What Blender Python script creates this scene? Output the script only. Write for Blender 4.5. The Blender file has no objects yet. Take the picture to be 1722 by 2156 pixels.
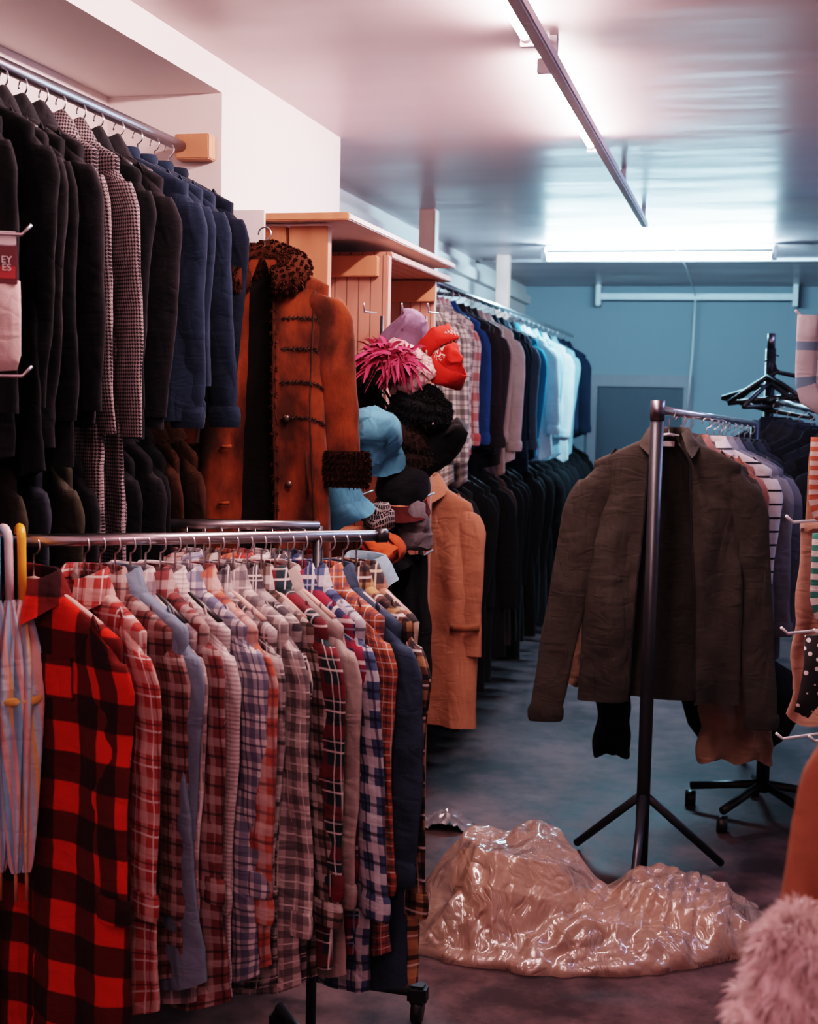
import bpy, math, random
from mathutils import Vector, Matrix, noise
random.seed(7)
R=random.uniform
SC=bpy.context.scene
COL=SC.collection
pi=math.pi

# ------------------------------------------------------------------ materials
def new_mat(name):
    m=bpy.data.materials.new(name); m.use_nodes=True
    nt=m.node_tree; b=nt.nodes['Principled BSDF']
    return m,nt,b
def N(nt,t,**k):
    n=nt.nodes.new(t)
    for a,v in k.items(): setattr(n,a,v)
    return n
def math_(nt,op,a,b=None,c=None):
    n=N(nt,'ShaderNodeMath',operation=op)
    for i,v in enumerate((a,b,c)):
        if v is None: continue
        if isinstance(v,(int,float)): n.inputs[i].default_value=v
        else: nt.links.new(v,n.inputs[i])
    return n.outputs[0]
def mix(nt,f,a,b,mode='MIX'):
    n=N(nt,'ShaderNodeMix',data_type='RGBA',blend_type=mode)
    for i,v in ((0,f),(6,a),(7,b)):
        if isinstance(v,(int,float)): n.inputs[i].default_value=v
        elif isinstance(v,(tuple,list)): n.inputs[i].default_value=(*v[:3],1)
        else: nt.links.new(v,n.inputs[i])
    return n.outputs[2]
def bump(nt,b,h,s=.3,d=.002):
    n=N(nt,'ShaderNodeBump'); n.inputs['Strength'].default_value=s; n.inputs['Distance'].default_value=d
    nt.links.new(h,n.inputs['Height']); nt.links.new(n.outputs[0],b.inputs['Normal'])
def noise_tex(nt,scale,detail=4,vec=None,rough=.55):
    n=N(nt,'ShaderNodeTexNoise'); n.inputs['Scale'].default_value=scale; n.inputs['Detail'].default_value=detail
    n.inputs['Roughness'].default_value=rough
    if vec is not None: nt.links.new(vec,n.inputs['Vector'])
    return n.outputs['Fac']
def coord(nt,which='Object',scale=None,rot=None):
    t=N(nt,'ShaderNodeTexCoord'); o=t.outputs[which]
    if scale:
        m=N(nt,'ShaderNodeMapping'); m.inputs['Scale'].default_value=scale
        if rot: m.inputs['Rotation'].default_value=rot
        nt.links.new(o,m.inputs[0]); o=m.outputs[0]
    return o
_mc={}
def plain(name,col,rough=.6,metal=0.,spec=.5):
    if name in _mc: return _mc[name]
    m,nt,b=new_mat(name)
    b.inputs['Roughness'].default_value=rough; b.inputs['Metallic'].default_value=metal
    b.inputs['Specular IOR Level'].default_value=spec
    n=noise_tex(nt,12,3,coord(nt))
    nt.links.new(mix(nt,n,tuple(x*.88 for x in col),tuple(min(1,x*1.1) for x in col)),b.inputs['Base Color'])
    _mc[name]=m; return m
def cloth_finish(nt,b,colout,fuzz=.25,rough=.92):
    c=coord(nt)
    n=noise_tex(nt,14,5,c); n2=noise_tex(nt,420,2,c)
    d=mix(nt,math_(nt,'MULTIPLY',n,fuzz*1.4),colout,(0.0,0.0,0.0),'MIX')
    nt.links.new(d,b.inputs['Base Color'])
    b.inputs['Roughness'].default_value=rough; b.inputs['Specular IOR Level'].default_value=.15
    b.inputs['Sheen Weight'].default_value=.04; b.inputs['Sheen Roughness'].default_value=.4
    def rid(scale,sv,rot):
        w=N(nt,'ShaderNodeTexNoise'); w.inputs['Scale'].default_value=scale; w.inputs['Detail'].default_value=2; w.inputs['Distortion'].default_value=.6
        nt.links.new(coord(nt,'Object',sv,rot),w.inputs['Vector'])
        return math_(nt,'ABSOLUTE',math_(nt,'SUBTRACT',w.outputs['Fac'],.5))
    h=math_(nt,'ADD',math_(nt,'MULTIPLY',n2,.03),rid(1,(11,11,4),(0,.5,0)))
    h=math_(nt,'ADD',h,math_(nt,'MULTIPLY',rid(1,(9,9,22),(0,-.5,0)),.45))
    bump(nt,b,h,.75,.022)
def fabric(col,name=None,fuzz=.22,rough=.92):
    k=('f',col,rough)
    if k in _mc: return _mc[k]
    m,nt,b=new_mat(name or 'fabric')
    r=N(nt,'ShaderNodeRGB'); r.outputs[0].default_value=(*col,1)
    cloth_finish(nt,b,r.outputs[0],fuzz,rough); _mc[k]=m; return m
def uvxy(nt):
    t=N(nt,'ShaderNodeTexCoord'); s=N(nt,'ShaderNodeSeparateXYZ'); nt.links.new(t.outputs['UV'],s.inputs[0])
    return s.outputs[0],s.outputs[1]
def plaid(name,base,stripes,soft=.03,fuzz=.2):
    m,nt,b=new_mat(name)
    u,v=uvxy(nt)
    r=N(nt,'ShaderNodeRGB'); r.outputs[0].default_value=(*base,1); c=r.outputs[0]
    for ax,per,off,w,colr,al in stripes:
        for A in (('u','v') if ax=='b' else (ax,)):
            s=u if A=='u' else v
            f=math_(nt,'FRACT',math_(nt,'MULTIPLY_ADD',s,1/per,off+40))
            f=math_(nt,'ABSOLUTE',math_(nt,'SUBTRACT',f,.5))
            mr=N(nt,'ShaderNodeMapRange',interpolation_type='SMOOTHSTEP')
            nt.links.new(f,mr.inputs[0]); mr.inputs[1].default_value=w/2-soft*.5; mr.inputs[2].default_value=w/2+soft*.5
            mr.inputs[3].default_value=al; mr.inputs[4].default_value=0
            c=mix(nt,mr.outputs[0],c,colr)
    cloth_finish(nt,b,c,fuzz); return m
def houndstooth(name,c1,c2,per=.016):
    m,nt,b=new_mat(name); u,v=uvxy(nt)
    def sq(s,o=0):
        return math_(nt,'GREATER_THAN',math_(nt,'FRACT',math_(nt,'MULTIPLY_ADD',s,1/per,40+o)),.5)
    a=sq(u); d=sq(v); dg=math_(nt,'GREATER_THAN',math_(nt,'FRACT',math_(nt,'MULTIPLY',math_(nt,'ADD',math_(nt,'ADD',u,v),40),2/per)),.5)
    both=math_(nt,'MULTIPLY',a,d); one=math_(nt,'ABSOLUTE',math_(nt,'SUBTRACT',a,d))
    f=math_(nt,'ADD',both,math_(nt,'MULTIPLY',one,math_(nt,'MULTIPLY',dg,.8)))
    cloth_finish(nt,b,mix(nt,f,c1,c2),.15); return m
def two_stripe(name,c1,c2,per,axis='v',zig=0,w=.5):
    m,nt,b=new_mat(name); u,v=uvxy(nt); s=v if axis=='v' else u
    if zig:
        o=u if axis=='v' else v
        z=math_(nt,'PINGPONG',math_(nt,'ADD',o,10),zig); s=math_(nt,'ADD',s,z)
    f=math_(nt,'GREATER_THAN',math_(nt,'FRACT',math_(nt,'MULTIPLY_ADD',s,1/per,40)),w)
    cloth_finish(nt,b,mix(nt,f,c1,c2),.12); return m
def wood(name,c1,c2,groove=0.,axis='X'):
    m,nt,b=new_mat(name)
    o=coord(nt,'Object',(14,14,1.2))
    n=noise_tex(nt,2.2,8,o,.6)
    w=N(nt,'ShaderNodeTexWave',wave_type='RINGS'); w.inputs['Scale'].default_value=1.1; w.inputs['Distortion'].default_value=5; w.inputs['Detail'].default_value=3
    nt.links.new(o,w.inputs['Vector'])
    f=math_(nt,'ADD',math_(nt,'MULTIPLY',n,.65),math_(nt,'MULTIPLY',w.outputs['Fac'],.35))
    c=mix(nt,f,c1,c2)
    kn=N(nt,'ShaderNodeTexVoronoi'); kn.inputs['Scale'].default_value=5.5; nt.links.new(coord(nt,'Object',(1,1,.8)),kn.inputs['Vector'])
    kf=math_(nt,'LESS_THAN',kn.outputs['Distance'],.09)
    c=mix(nt,math_(nt,'MULTIPLY',kf,.7),c,tuple(x*.25 for x in c1))
    h=f
    if groove:
        t=N(nt,'ShaderNodeTexCoord'); s=N(nt,'ShaderNodeSeparateXYZ'); nt.links.new(t.outputs['Object'],s.inputs[0])
        g=math_(nt,'LESS_THAN',math_(nt,'FRACT',math_(nt,'MULTIPLY_ADD',s.outputs['XYZ'.index(axis)],1/groove,40)),.09)
        c=mix(nt,math_(nt,'MULTIPLY',g,.85),c,tuple(x*.2 for x in c1))
    nt.links.new(c,b.inputs['Base Color']); b.inputs['Roughness'].default_value=.6
    bump(nt,b,h,.2,.003); return m
def emit(name,col,s):
    m,nt,b=new_mat(name); b.inputs['Base Color'].default_value=(.8,.8,.8,1)
    b.inputs['Emission Color'].default_value=(*col,1); b.inputs['Emission Strength'].default_value=s; return m

m,nt,b=new_mat('painted_wall'); c=coord(nt)
nt.links.new(mix(nt,noise_tex(nt,1.5,5,c),(.68,.60,.59),(.76,.68,.66)),b.inputs['Base Color']); b.inputs['Roughness'].default_value=.75
bump(nt,b,noise_tex(nt,60,4,c),.12,.003); M_WALL=m
m,nt,b=new_mat('blue_painted_wall'); c=coord(nt)
nt.links.new(mix(nt,noise_tex(nt,1.2,5,c),(.21,.26,.30),(.25,.31,.35)),b.inputs['Base Color']); b.inputs['Roughness'].default_value=.8
bump(nt,b,noise_tex(nt,20,5,c),.2,.005); M_BACK=m
m,nt,b=new_mat('ceiling_board'); c=coord(nt,'Object',(.8,3.5,1))
n=noise_tex(nt,1.1,2,c)
nt.links.new(mix(nt,n,(.47,.37,.395),(.53,.425,.45)),b.inputs['Base Color'])
mr=N(nt,'ShaderNodeMapRange'); nt.links.new(n,mr.inputs[0]); mr.inputs[1].default_value=.3; mr.inputs[2].default_value=.7; mr.inputs[3].default_value=.28; mr.inputs[4].default_value=.44
nt.links.new(mr.outputs[0],b.inputs['Roughness']); b.inputs['Specular IOR Level'].default_value=.5; bump(nt,b,n,.3,.012); M_CEIL=m
m,nt,b=new_mat('concrete_floor'); c=coord(nt)
n=noise_tex(nt,1.6,8,c,.65); n2=noise_tex(nt,7,8,c,.7)
f=math_(nt,'MULTIPLY',n,n2)
cr=N(nt,'ShaderNodeValToRGB'); nt.links.new(f,cr.inputs[0]); cr.color_ramp.elements[0].position=.17; cr.color_ramp.elements[0].color=(.022,.015,.016,1)
cr.color_ramp.elements[1].position=.36; cr.color_ramp.elements[1].color=(.115,.074,.074,1)
nt.links.new(cr.outputs[0],b.inputs['Base Color'])
mr=N(nt,'ShaderNodeMapRange'); nt.links.new(n2,mr.inputs[0]); mr.inputs[3].default_value=.42; mr.inputs[4].default_value=.78
nt.links.new(mr.outputs[0],b.inputs['Roughness']); b.inputs['Specular IOR Level'].default_value=.2; bump(nt,b,n2,.25,.004); M_FLOOR=m

M_PINE=wood('pine_wood',(.36,.13,.065),(.56,.25,.14))
M_PINEG=wood('grooved_pine_wood',(.34,.145,.10),(.54,.27,.20),.040)
M_PALE=wood('pale_wood',(.42,.25,.21),(.60,.39,.34))
M_CHROME=plain('brushed_chrome',(.62,.60,.62),.28,1.)
M_STEEL=plain('dull_steel',(.20,.19,.22),.38,1.)
M_BLACKM=plain('black_metal',(.020,.022,.028),.4,.3)
M_BLACKP=plain('black_plastic',(.010,.011,.013),.4)
M_WHITEP=plain('white_plastic',(.75,.75,.78),.35)
M_WHITEM=plain('white_enamel_metal',(.66,.68,.72),.4)
M_GREYM=plain('grey_enamel_metal',(.70,.66,.70),.45)
M_CARD=plain('white_card',(.72,.67,.66),.7)

# ------------------------------------------------------------------ mesh helpers
def mesh(name,vs,fs,mat=None,uvs=None,smooth=True):
    me=bpy.data.meshes.new(name); me.from_pydata([tuple(v) for v in vs],[],fs)
    if uvs:
        l=me.uv_layers.new(name='UVMap')
        for lp in me.loops: l.data[lp.index].uv=uvs[lp.vertex_index]
    if smooth: me.polygons.foreach_set('use_smooth',[True]*len(me.polygons))
    if mat: me.materials.append(mat)
    me.update(); return me
def obj(name,me,parent=None,loc=None,rot=None):
    o=bpy.data.objects.new(name,me); COL.objects.link(o)
    if parent: o.parent=parent
    if loc: o.location=loc
    if rot: o.rotation_euler=rot
    return o
def thing(name,label,cat,loc=(0,0,0),rot=(0,0,0),me=None,group=None):
    o=obj(name,me,None,loc,rot); o['label']=label; o['category']=cat
    if group: o['group']=group
    if me is None: o.empty_display_size=.1
    return o
def grid_faces(nr,nc,closed):
    fs=[]
    for i in range(nr-1):
        for j in range(nc if closed else nc-1):
            k=(j+1)%nc
            fs.append((i*nc+j,i*nc+k,(i+1)*nc+k,(i+1)*nc+j))
    return fs
def tube_me(name,path,r,mat,n=8,ry=None,cap=True,radii=None):
    path=[Vector(p) for p in path]; vs=[];uvs=[];d=0
    up=Vector((0,0,1)); prev=None
    for i,p in enumerate(path):
        t=(path[min(i+1,len(path)-1)]-path[max(i-1,0)]).normalized()
        if prev is None:
            a=up if abs(t.z)<.95 else Vector((0,1,0))
            s=t.cross(a).normalized()
        else: s=(prev-t*prev.dot(t)).normalized()
        prev=s; q=t.cross(s)
        k=radii[i] if radii else 1
        if i: d+=(p-path[i-1]).length
        for j in range(n):
            an=2*pi*j/n
            vs.append(p+s*math.cos(an)*r*k+q*math.sin(an)*(ry or r)*k); uvs.append((r*k*math.cos(an),d))
    fs=grid_faces(len(path),n,True)
    if cap: fs+= [tuple(range(n))[::-1],tuple(range((len(path)-1)*n,len(path)*n))]
    return mesh(name,vs,fs,mat,uvs)
def box_me(name,sx,sy,sz,mat,bev=.003):
    import bmesh
    bm=bmesh.new(); bmesh.ops.create_cube(bm,size=1)
    for v in bm.verts: v.co=Vector((v.co.x*sx,v.co.y*sy,v.co.z*sz))
    if bev: bmesh.ops.bevel(bm,geom=bm.edges[:],offset=bev,segments=2,affect='EDGES')
    me=bpy.data.meshes.new(name); bm.to_mesh(me); bm.free(); me.materials.append(mat); return me
def span_box(name,a,b,mat,parent=None,bev=.003):
    c=[(a[i]+b[i])/2 for i in range(3)]
    return obj(name,box_me(name,abs(b[0]-a[0]),abs(b[1]-a[1]),abs(b[2]-a[2]),mat,bev),parent,c)
def struct(name,a,b,mat,bev=0):
    o=span_box(name,a,b,mat,None,bev); o['kind']='structure'; return o
def revolve_me(name,prof,mat,n=32,disp=0,freq=20,seed=0,sx=1,sy=1):
    vs=[];uvs=[];d=0
    for i,(r,z) in enumerate(prof):
        if i: d+=math.hypot(r-prof[i-1][0],z-prof[i-1][1])
        for j in range(n):
            a=2*pi*j/n; p=Vector((r*math.cos(a)*sx,r*math.sin(a)*sy,z))
            if disp: p+= noise.noise_vector(p*freq+Vector((seed,0,0)))*disp+noise.noise_vector(p*freq*3+Vector((seed,3,0)))*disp*.35
            vs.append(p); uvs.append((a*.1,d))
    fs=grid_faces(len(prof),n,True)
    return mesh(name,vs,fs,mat,uvs)
def fuzz(src,count,L,mat,parent,w=.0012,grav=.4,jit=.5,loc=None,name='fur',axis=False):
    vs=[];fs=[]; ps=src.polygons; V=src.vertices; n=len(ps)
    cx=sum(v.co.x for v in V)/len(V); cy=sum(v.co.y for v in V)/len(V)
    for i in range(count):
        f=ps[random.randrange(n)]; ids=list(f.vertices)[:4]; ws=[R(.05,1) for _ in ids]; S=sum(ws)
        p=Vector((0,0,0))
        for k,v in zip(ws,ids): p+=V[v].co*(k/S)
        nn=f.normal.copy()
        if axis and (p.x-cx)*nn.x+(p.y-cy)*nn.y<0: nn.negate()
        d=(nn+Vector((R(-jit,jit),R(-jit,jit),R(-jit,jit)-grav))).normalized()
        s=d.cross(Vector((R(-1,1),R(-1,1),R(-1,1)))).normalized()*w; l=L*R(.5,1.1); b0=len(vs)
        m1=p+d*l*.6; vs+=[p-s,p+s,m1+s*.7,m1-s*.7,p+d*l+Vector((0,0,-l*grav*.6))]; fs+=[(b0,b0+1,b0+2,b0+3),(b0+3,b0+2,b0+4)]
    return obj(name,mesh(name,vs,fs,mat),parent,loc)

# ------------------------------------------------------------------ garment
def hanger_meshes(hw,mat_arm,mat_hook,key,_c={}):
    if key in _c: return _c[key]
    hook=[(math.sin(a)*.018,0,.0+math.cos(a)*.018+.0) for a in [math.radians(x) for x in range(-100,181,20)]]
    hook=[(x,0,z-.012) for x,_,z in hook]+[(0,0,-.045),(0,0,-.08)]
    hm=tube_me('hook',hook,.0022,mat_hook,6)
    arm=[(-hw,0,-.155),(-hw*.6,0,-.118),(-.03,0,-.085),(0,0,-.08),(.03,0,-.085),(hw*.6,0,-.118),(hw,0,-.155)]
    am=tube_me('hanger_arms',arm,.007,mat_arm,6,ry=.006)
    _c[key]=(hm,am); return _c[key]
def hanger(loc,ang,hw=.18,kind='black',group=None):
    ma={'black':M_BLACKP,'white':M_WHITEP,'wood':M_PALE}[kind]
    hm,am=hanger_meshes(hw,ma,M_CHROME,(kind,round(hw,2)))
    lab={'black':'black plastic clothes hanger with metal hook','white':'white plastic clothes hanger with metal hook','wood':'pale wooden clothes hanger with metal hook'}[kind]
    o=thing('clothes_hanger',lab,'hanger',loc,(0,0,ang),None,group)
    obj('hanger_arms',am,o); obj('hook',hm,o); return o

def garment(name,label,cat,loc,ang,mat,hw=.22,L=.85,sl=.58,flare=1.05,b=.026,A=.010,style='shirt',res=1.,
            group=None,gap=0,sleeve_mat=None,collar_mat=None,lining=None,seed=None,sr=.055,
            hang='black',buttons=0,tilt=0,sleeve_out=0.,cuff_mat=None,syf=.36,tuck=.055):
    seed=R(0,100) if seed is None else seed
    root=thing(name,label,cat,loc,(0,tilt,ang),None,group)
    nc=max(16,int(60*res)); nr=max(12,int(46*res))
    ztop=-.084; skew=R(-.03,.03) if not gap else 0
    def prof(t):
        d=t*t*.35+t*.65; z=ztop-d*L
        s=(ztop-z)
        sh=.080*(hw/.22)
        if s<sh: k=s/sh; a=.052+(hw-.052)*(k**.97); bb=.022+.002*k
        else:
            k=min(1,(s-sh)/(L-sh)); a=hw*(1-.05*math.sin(min(1,k*2)*pi))*(1+(flare-1)*k); bb=.024+(b-.024)*min(1,k*3)
        return z,a,bb
    def F(x0,s,z,bb,a):
        d=max(0,-z-.16); am=min(1,d/.35)*A
        y=am*(math.sin(x0*40+seed+1.6*noise.noise(Vector((z*2.2,seed,0))))*.7+noise.noise(Vector((x0*10,z*2.2,seed)))*1.6)
        q=x0*6+z*9*(1 if x0>0 else -1)
        y+=.40*A*abs(noise.noise(Vector((q*1.6,z*3,seed+3))))*min(1,d/.1)*2
        y+=s*.35*am*noise.noise(Vector((x0*17,z*5,seed+9*s)))
        dx=min(1,d/.3)*.012*noise.noise(Vector((z*2.,seed+5,x0*2)))
        return dx,y
    def P(th,t,extra=0):
        z,a,bb=prof(t)
        c,s=math.cos(th),math.sin(th)
        x=a*(abs(c)**.8)*(1 if c>0 else -1); y=(bb+extra)*(abs(s)**.7)*(1 if s>0 else -1)
        dx,dy=F(x,1 if s>0 else -1,z,bb,a)
        k=max(0,(t-.82)/.18)
        zz=z+k*(.020*noise.noise(Vector((x*6,seed,2)))+skew*x/a+(.050*(abs(x)/a)**3 if style=='shirt' else 0))
        return Vector((x+dx,y+dy,zz)),(x,z)
    ts=[i/(nr-1) for i in range(nr)]
    ts=sorted(set([0,.012,.025,.04,.055,.07,.085,.1]+[x for x in ts if x>.11]))
    vs=[];uvs=[]
    for t in ts:
        g=gap*(.55+.45*t) if gap else 0
        for j in range(nc+1 if gap else nc):
            if gap: th=-pi/2+g+(2*pi-2*g)*j/nc
            else: th=-pi/2+2*pi*j/nc
            p,uv=P(th,t); vs.append(p); uvs.append(uv)
    ncc=nc+1 if gap else nc
    obj('body',mesh('body',vs,grid_faces(len(ts),ncc,not gap),mat,uvs),root)
    if lining:
        lv=[];lu=[];k2=max(8,nc//3)
        for t in ts:
            for j in range(k2+1):
                th=.10*pi+(.80*pi)*j/k2
                p,uv=P(th,t,-.008); p.y-=.004; lv.append(p); lu.append(uv)
        obj('lining',mesh('lining',lv,grid_faces(len(ts),k2+1,False),lining,lu),root)
    if sl>0:
        sm=sleeve_mat or mat
        n=max(12,int(24*res)); rows=max(10,int(34*res))
        for sgn in (1,-1):
            sv=[];su=[]; sway=R(-.025,.035)+sleeve_out; yo=R(-.012,.004); sd=R(0,50); bend=R(-.02,.02) if not gap else 0; sl_=sl*R(.95,1.03)
            zt=-.084-.048*(hw/.22)
            for i in range(rows):
                k=i/(rows-1); z=zt-.01-k*sl_
                if k<.16: q=k/.16; rr=sr*(.22+.78*math.sin(q*pi/2))
                else: rr=sr*(1-.30*(k-.16)/.84)
                cx=hw-tuck+(tuck-.002)*min(1,k/.22)+sway*k+bend*math.sin(k*pi)+.008*noise.noise(Vector((k*2.,sd,0)))
                if k>.9 and style=='sweat': rr*= 1.0-.25*(k-.9)/.1
                for j in range(n):
                    an=2*pi*j/n; w=1+.07*noise.noise(Vector((math.cos(an)*1.5,k*7,sd)))
                    cr_=.045*math.sin(k*34+an*2.5+sd+3*noise.noise(Vector((k*4,sd,an))))*(1 if .3<k<.95 else .2)
                    x=cx+rr*w*math.cos(an); y=yo+rr*(syf*w+cr_)*math.sin(an)+.012*noise.noise(Vector((k*3,sd,7)))
                    zz=z-(.02*(math.cos(an)) if k<.1 else 0)
                    sv.append(Vector((sgn*x,y,zz))); su.append((rr*math.cos(an)*1.3+.3,z))
            fs=grid_faces(rows,n,True)+[tuple(range(n))]
            obj('sleeve',mesh('sleeve',sv,fs,sm,su),root)
            if style in('shirt','sweat','jacket','fur'):
                zc=zt-.01-sl_; rr=sr*.70; cx=hw-.002+sway
                ch=.055 if style!='fur' else .10
                rr2=rr*1.08 if style!='fur' else rr*1.45
                cv=[];cu=[]
                for i in range(7):
                    z=zc+.03-ch*i/6; f=[.94,1.03,1.06,1.06,1.05,1.02,.93][i]
                    for j in range(n):
                        an=2*pi*j/n; q=Vector((sgn*(cx+rr2*f*math.cos(an)),yo+rr2*(syf+.08)*f*math.sin(an)+.012*noise.noise(Vector((3,sd,7))),z))
                        cv.append(q); cu.append((rr*math.cos(an)*1.3,z))
                cme=mesh('cuff',cv,grid_faces(7,n,True),cuff_mat or sm,cu)
                co_=obj('cuff',cme,root)
                if style=='fur': fuzz(cme,4500,.013,cuff_mat or sm,co_,.002,axis=True)
    if style in('shirt','coat','jacket'):
        cm=collar_mat or mat; n=max(16,int(40*res)); cv=[];cu=[]
        big={'shirt':1.1,'coat':1.5,'jacket':1.1}[style]
        g0=.32 if not gap else .5
        prs=[(0,-.012),(.002,.008),(.004,.022*min(big,1.3)),(.012,.024*min(big,1.3)),(.022*big,.004),(.036*big,-.022*big)]
        for i,(ro,zo) in enumerate(prs):
            for j in range(n+1):
                th=-pi/2+g0+(2*pi-2*g0)*j/n
                e=abs(1-2*j/n)**5
                r=ro*(1+.9*e if i>3 else 1)
                fr=max(0,-math.sin(th))
                p=Vector(((.056+r*1.05)*math.cos(th),(.030+r*.62)*math.sin(th),-.082+zo-.022*fr-(.03*e*big if i>3 else 0)))
                p+=noise.noise_vector(p*30+Vector((seed,0,0)))*.003
                cv.append(p); cu.append((p.x+p.y,p.z))
        obj('collar',mesh('collar',cv,grid_faces(len(prs),n+1,False),cm,cu),root)
    if style=='fur':
        pth=[];rad=[]
        for j in range(25):
            k=j/24; th=-pi/2+.42+(2*pi-.84)*k; fr=max(0,-math.sin(th)); sd_=abs(math.cos(th))
            pth.append((.092*math.cos(th),.050*math.sin(th)-.012,-.070-.040*sd_-.060*fr)); rad.append(.75+.45*math.sin(k*pi)**.5)
        cme=tube_me('fur_collar',pth,.041,collar_mat,16,radii=rad)
        for v in cme.vertices: v.co+=noise.noise_vector(v.co*25)*.005
        co_=obj('fur_collar',cme,root); fuzz(cme,12000,.010,collar_mat,co_,.0022)
    if style=='sweat':
        rg=[];cu=[];n=24
        for i in range(5):
            for j in range(n):
                an=2*pi*j/n; q=1+.1*math.sin(i/4*pi)
                rg.append(Vector((.06*q*math.cos(an),.034*q*math.sin(an),-.094+.03*i/4))); cu.append((an*.05,i*.01))
        obj('neckband',mesh('neckband',rg,grid_faces(5,n,True),mat,cu),root)
        hv=[];cu=[]
        for i in range(4):
            for j in range(nc):
                p,uv=P(-pi/2+2*pi*j/nc,.93+.07*i/3,.004); p.x*=.985; hv.append(p); cu.append(uv)
        obj('hem_band',mesh('hem_band',hv,grid_faces(4,nc,True),cuff_mat or mat,cu),root)
    if style=='shirt' and not gap and res>.6:
        pv=[];pu=[]
        tt=[x for x in ts if x>=.04]
        for t in tt:
            z,a,bb=prof(t)
            for k,x in enumerate((-.017,-.010,.010,.017)):
                c=(abs(x)/a)**(1/.8)*(1 if x>0 else -1); th=-math.acos(max(-1,min(1,c)))
                p,uv=P(th,t,.003 if k in(1,2) else .001); pv.append(p); pu.append((uv[0]+.02,uv[1]))
        obj('placket',mesh('placket',pv,grid_faces(len(tt),4,False),mat,pu),root)
        if buttons:
            bm=button_me()
            for i in range(buttons):
                t=.12+.8*i/buttons; p,_=P(-pi/2,t,.004)
                obj('button',bm,root,(p.x,p.y-.0015,p.z))
        q=[];qu=[]
        for i in range(6):
            for j in range(6):
                x=.05+.085*j/5; t=.2+.11*i/5; z,a,bb=prof(t)
                c=(x/a)**(1/.8); p,uv=P(-math.acos(c),t,.003); q.append(p); qu.append((uv[0]+.013,uv[1]+.01))
        obj('chest_pocket',mesh('chest_pocket',q,grid_faces(6,6,False),mat,qu),root)
    if hang: hanger(loc,ang,min(hw-.03,.19),hang,group='clothes hangers on the rails')
    return root,P
_b={}
def button_me(mat=None):
    mat=mat or M_WHITEP
    if mat.name not in _b:
        prof=[(.0001,-.0005),(.004,-.001),(.0052,0),(.0052,.001),(.0001,.0012)]
        me=revolve_me('button',prof,mat,12)
        for v in me.vertices: v.co=Vector((v.co.x,-v.co.z,v.co.y))
        _b[mat.name]=me
    return _b[mat.name]

# ------------------------------------------------------------------ room
ZC=2.55; YB=11.3; XW=-1.86
struct('floor',(-2.1,-1.6,-.1),(3.2,YB+.1,0),M_FLOOR)
struct('ceiling',(-2.1,-1.6,ZC),(3.2,YB+.1,ZC+.1),M_CEIL)
struct('wall_back',(-2.1,YB,0),(3.2,YB+.12,ZC),M_BACK)
struct('wall_left',(XW-.12,-1.6,0),(XW,YB,ZC),M_WALL)
struct('wall_right',(3.1,-1.6,0),(3.22,YB,ZC),M_WALL)
struct('trim_1',(XW,3.66,0),(-1.5,4.81,ZC),M_WALL)
struct('trim_2',(XW,-1.6,2.46),(-1.5,3.66,ZC),M_WALL)
struct('trim_3',(XW,4.81,2.40),(XW+.05,YB,2.47),M_WALL)
struct('door_1',(-1.22,YB-.03,0),(-.50,YB-.001,1.72),plain('blue_grey_door',(.05,.062,.08),.6),.004)
M_FR=plain('grey_blue_timber',(.24,.23,.26),.6)
struct('trim_4',(-1.30,YB-.06,1.72),(-.44,YB-.001,1.82),M_FR,.004)
struct('trim_5',(-1.30,YB-.06,0),(-1.22,YB-.001,1.72),M_FR,.004)
struct('trim_6',(-.51,YB-.06,0),(-.44,YB-.001,1.72),M_FR,.004)

# ------------------------------------------------------------------ lights
def tube_lamp(parent,a,b,r,m):
    obj('fluorescent_tube',tube_me('fluorescent_tube',[a,b],r,m,16),parent)
    a,b=Vector(a),Vector(b); d=(b-a).normalized()
    for p,s in ((a,-1),(b,1)):
        obj('tube_end_cap',tube_me('tube_end_cap',[p,p+d*s*.02],r*1.05,M_WHITEP,12),parent)
warm=emit('warm_white_tube_glow',(1,.68,.66),225)
cyan=emit('cool_white_tube_glow',(.45,.80,1),320)
pink=emit('pink_fill_glow',(1,.42,.48),100)
cyan2=emit('cool_tube_glow',(.46,.58,1),85)
L1=thing('fluorescent_batten','long grey ceiling light batten with bare lit tubes','ceiling light')
span_box('batten_body',(-.548,1.0,2.468),(-.514,6.85,2.500),M_GREYM,L1,.005)
tube_lamp(L1,(-.580,2.0,2.512),(-.580,3.40,2.512),.013,warm)
tube_lamp(L1,(-.580,3.74,2.512),(-.580,4.86,2.512),.013,warm)
for y in (1.2,3.55,5.6,6.7): span_box('ceiling_bracket',(-.54,y,2.495),(-.52,y+.03,2.55),M_GREYM,L1,.001)
for y in (1.97,3.43,3.71,4.89): span_box('lamp_holder',(-.595,y-.010,2.490),(-.535,y+.010,2.530),M_WHITEP,L1,.002)
L2=thing('fluorescent_light','bright bare fluorescent tube fitting fixed across the ceiling','ceiling light')
span_box('light_body',(-1.24,8.23,2.52),(.13,8.29,2.55),M_WHITEM,L2,.006)
tube_lamp(L2,(-1.22,8.2,2.470),(.10,8.2,2.470),.022,cyan)
for x in (-1.245,.125): span_box('lamp_holder',(x-.012,8.18,2.45),(x+.012,8.26,2.53),M_WHITEM,L2,.002)
L3=thing('fluorescent_light','unlit white strip light with pull cord high on the blue wall','ceiling light')
span_box('light_body',(-1.24,11.1,2.43),(.36,11.17,2.48),M_WHITEM,L3,.006)
for x in (-1.22,.34): span_box('end_bracket',(x-.02,11.08,2.38),(x+.02,11.2,2.55),M_WHITEM,L3,.004)
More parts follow.
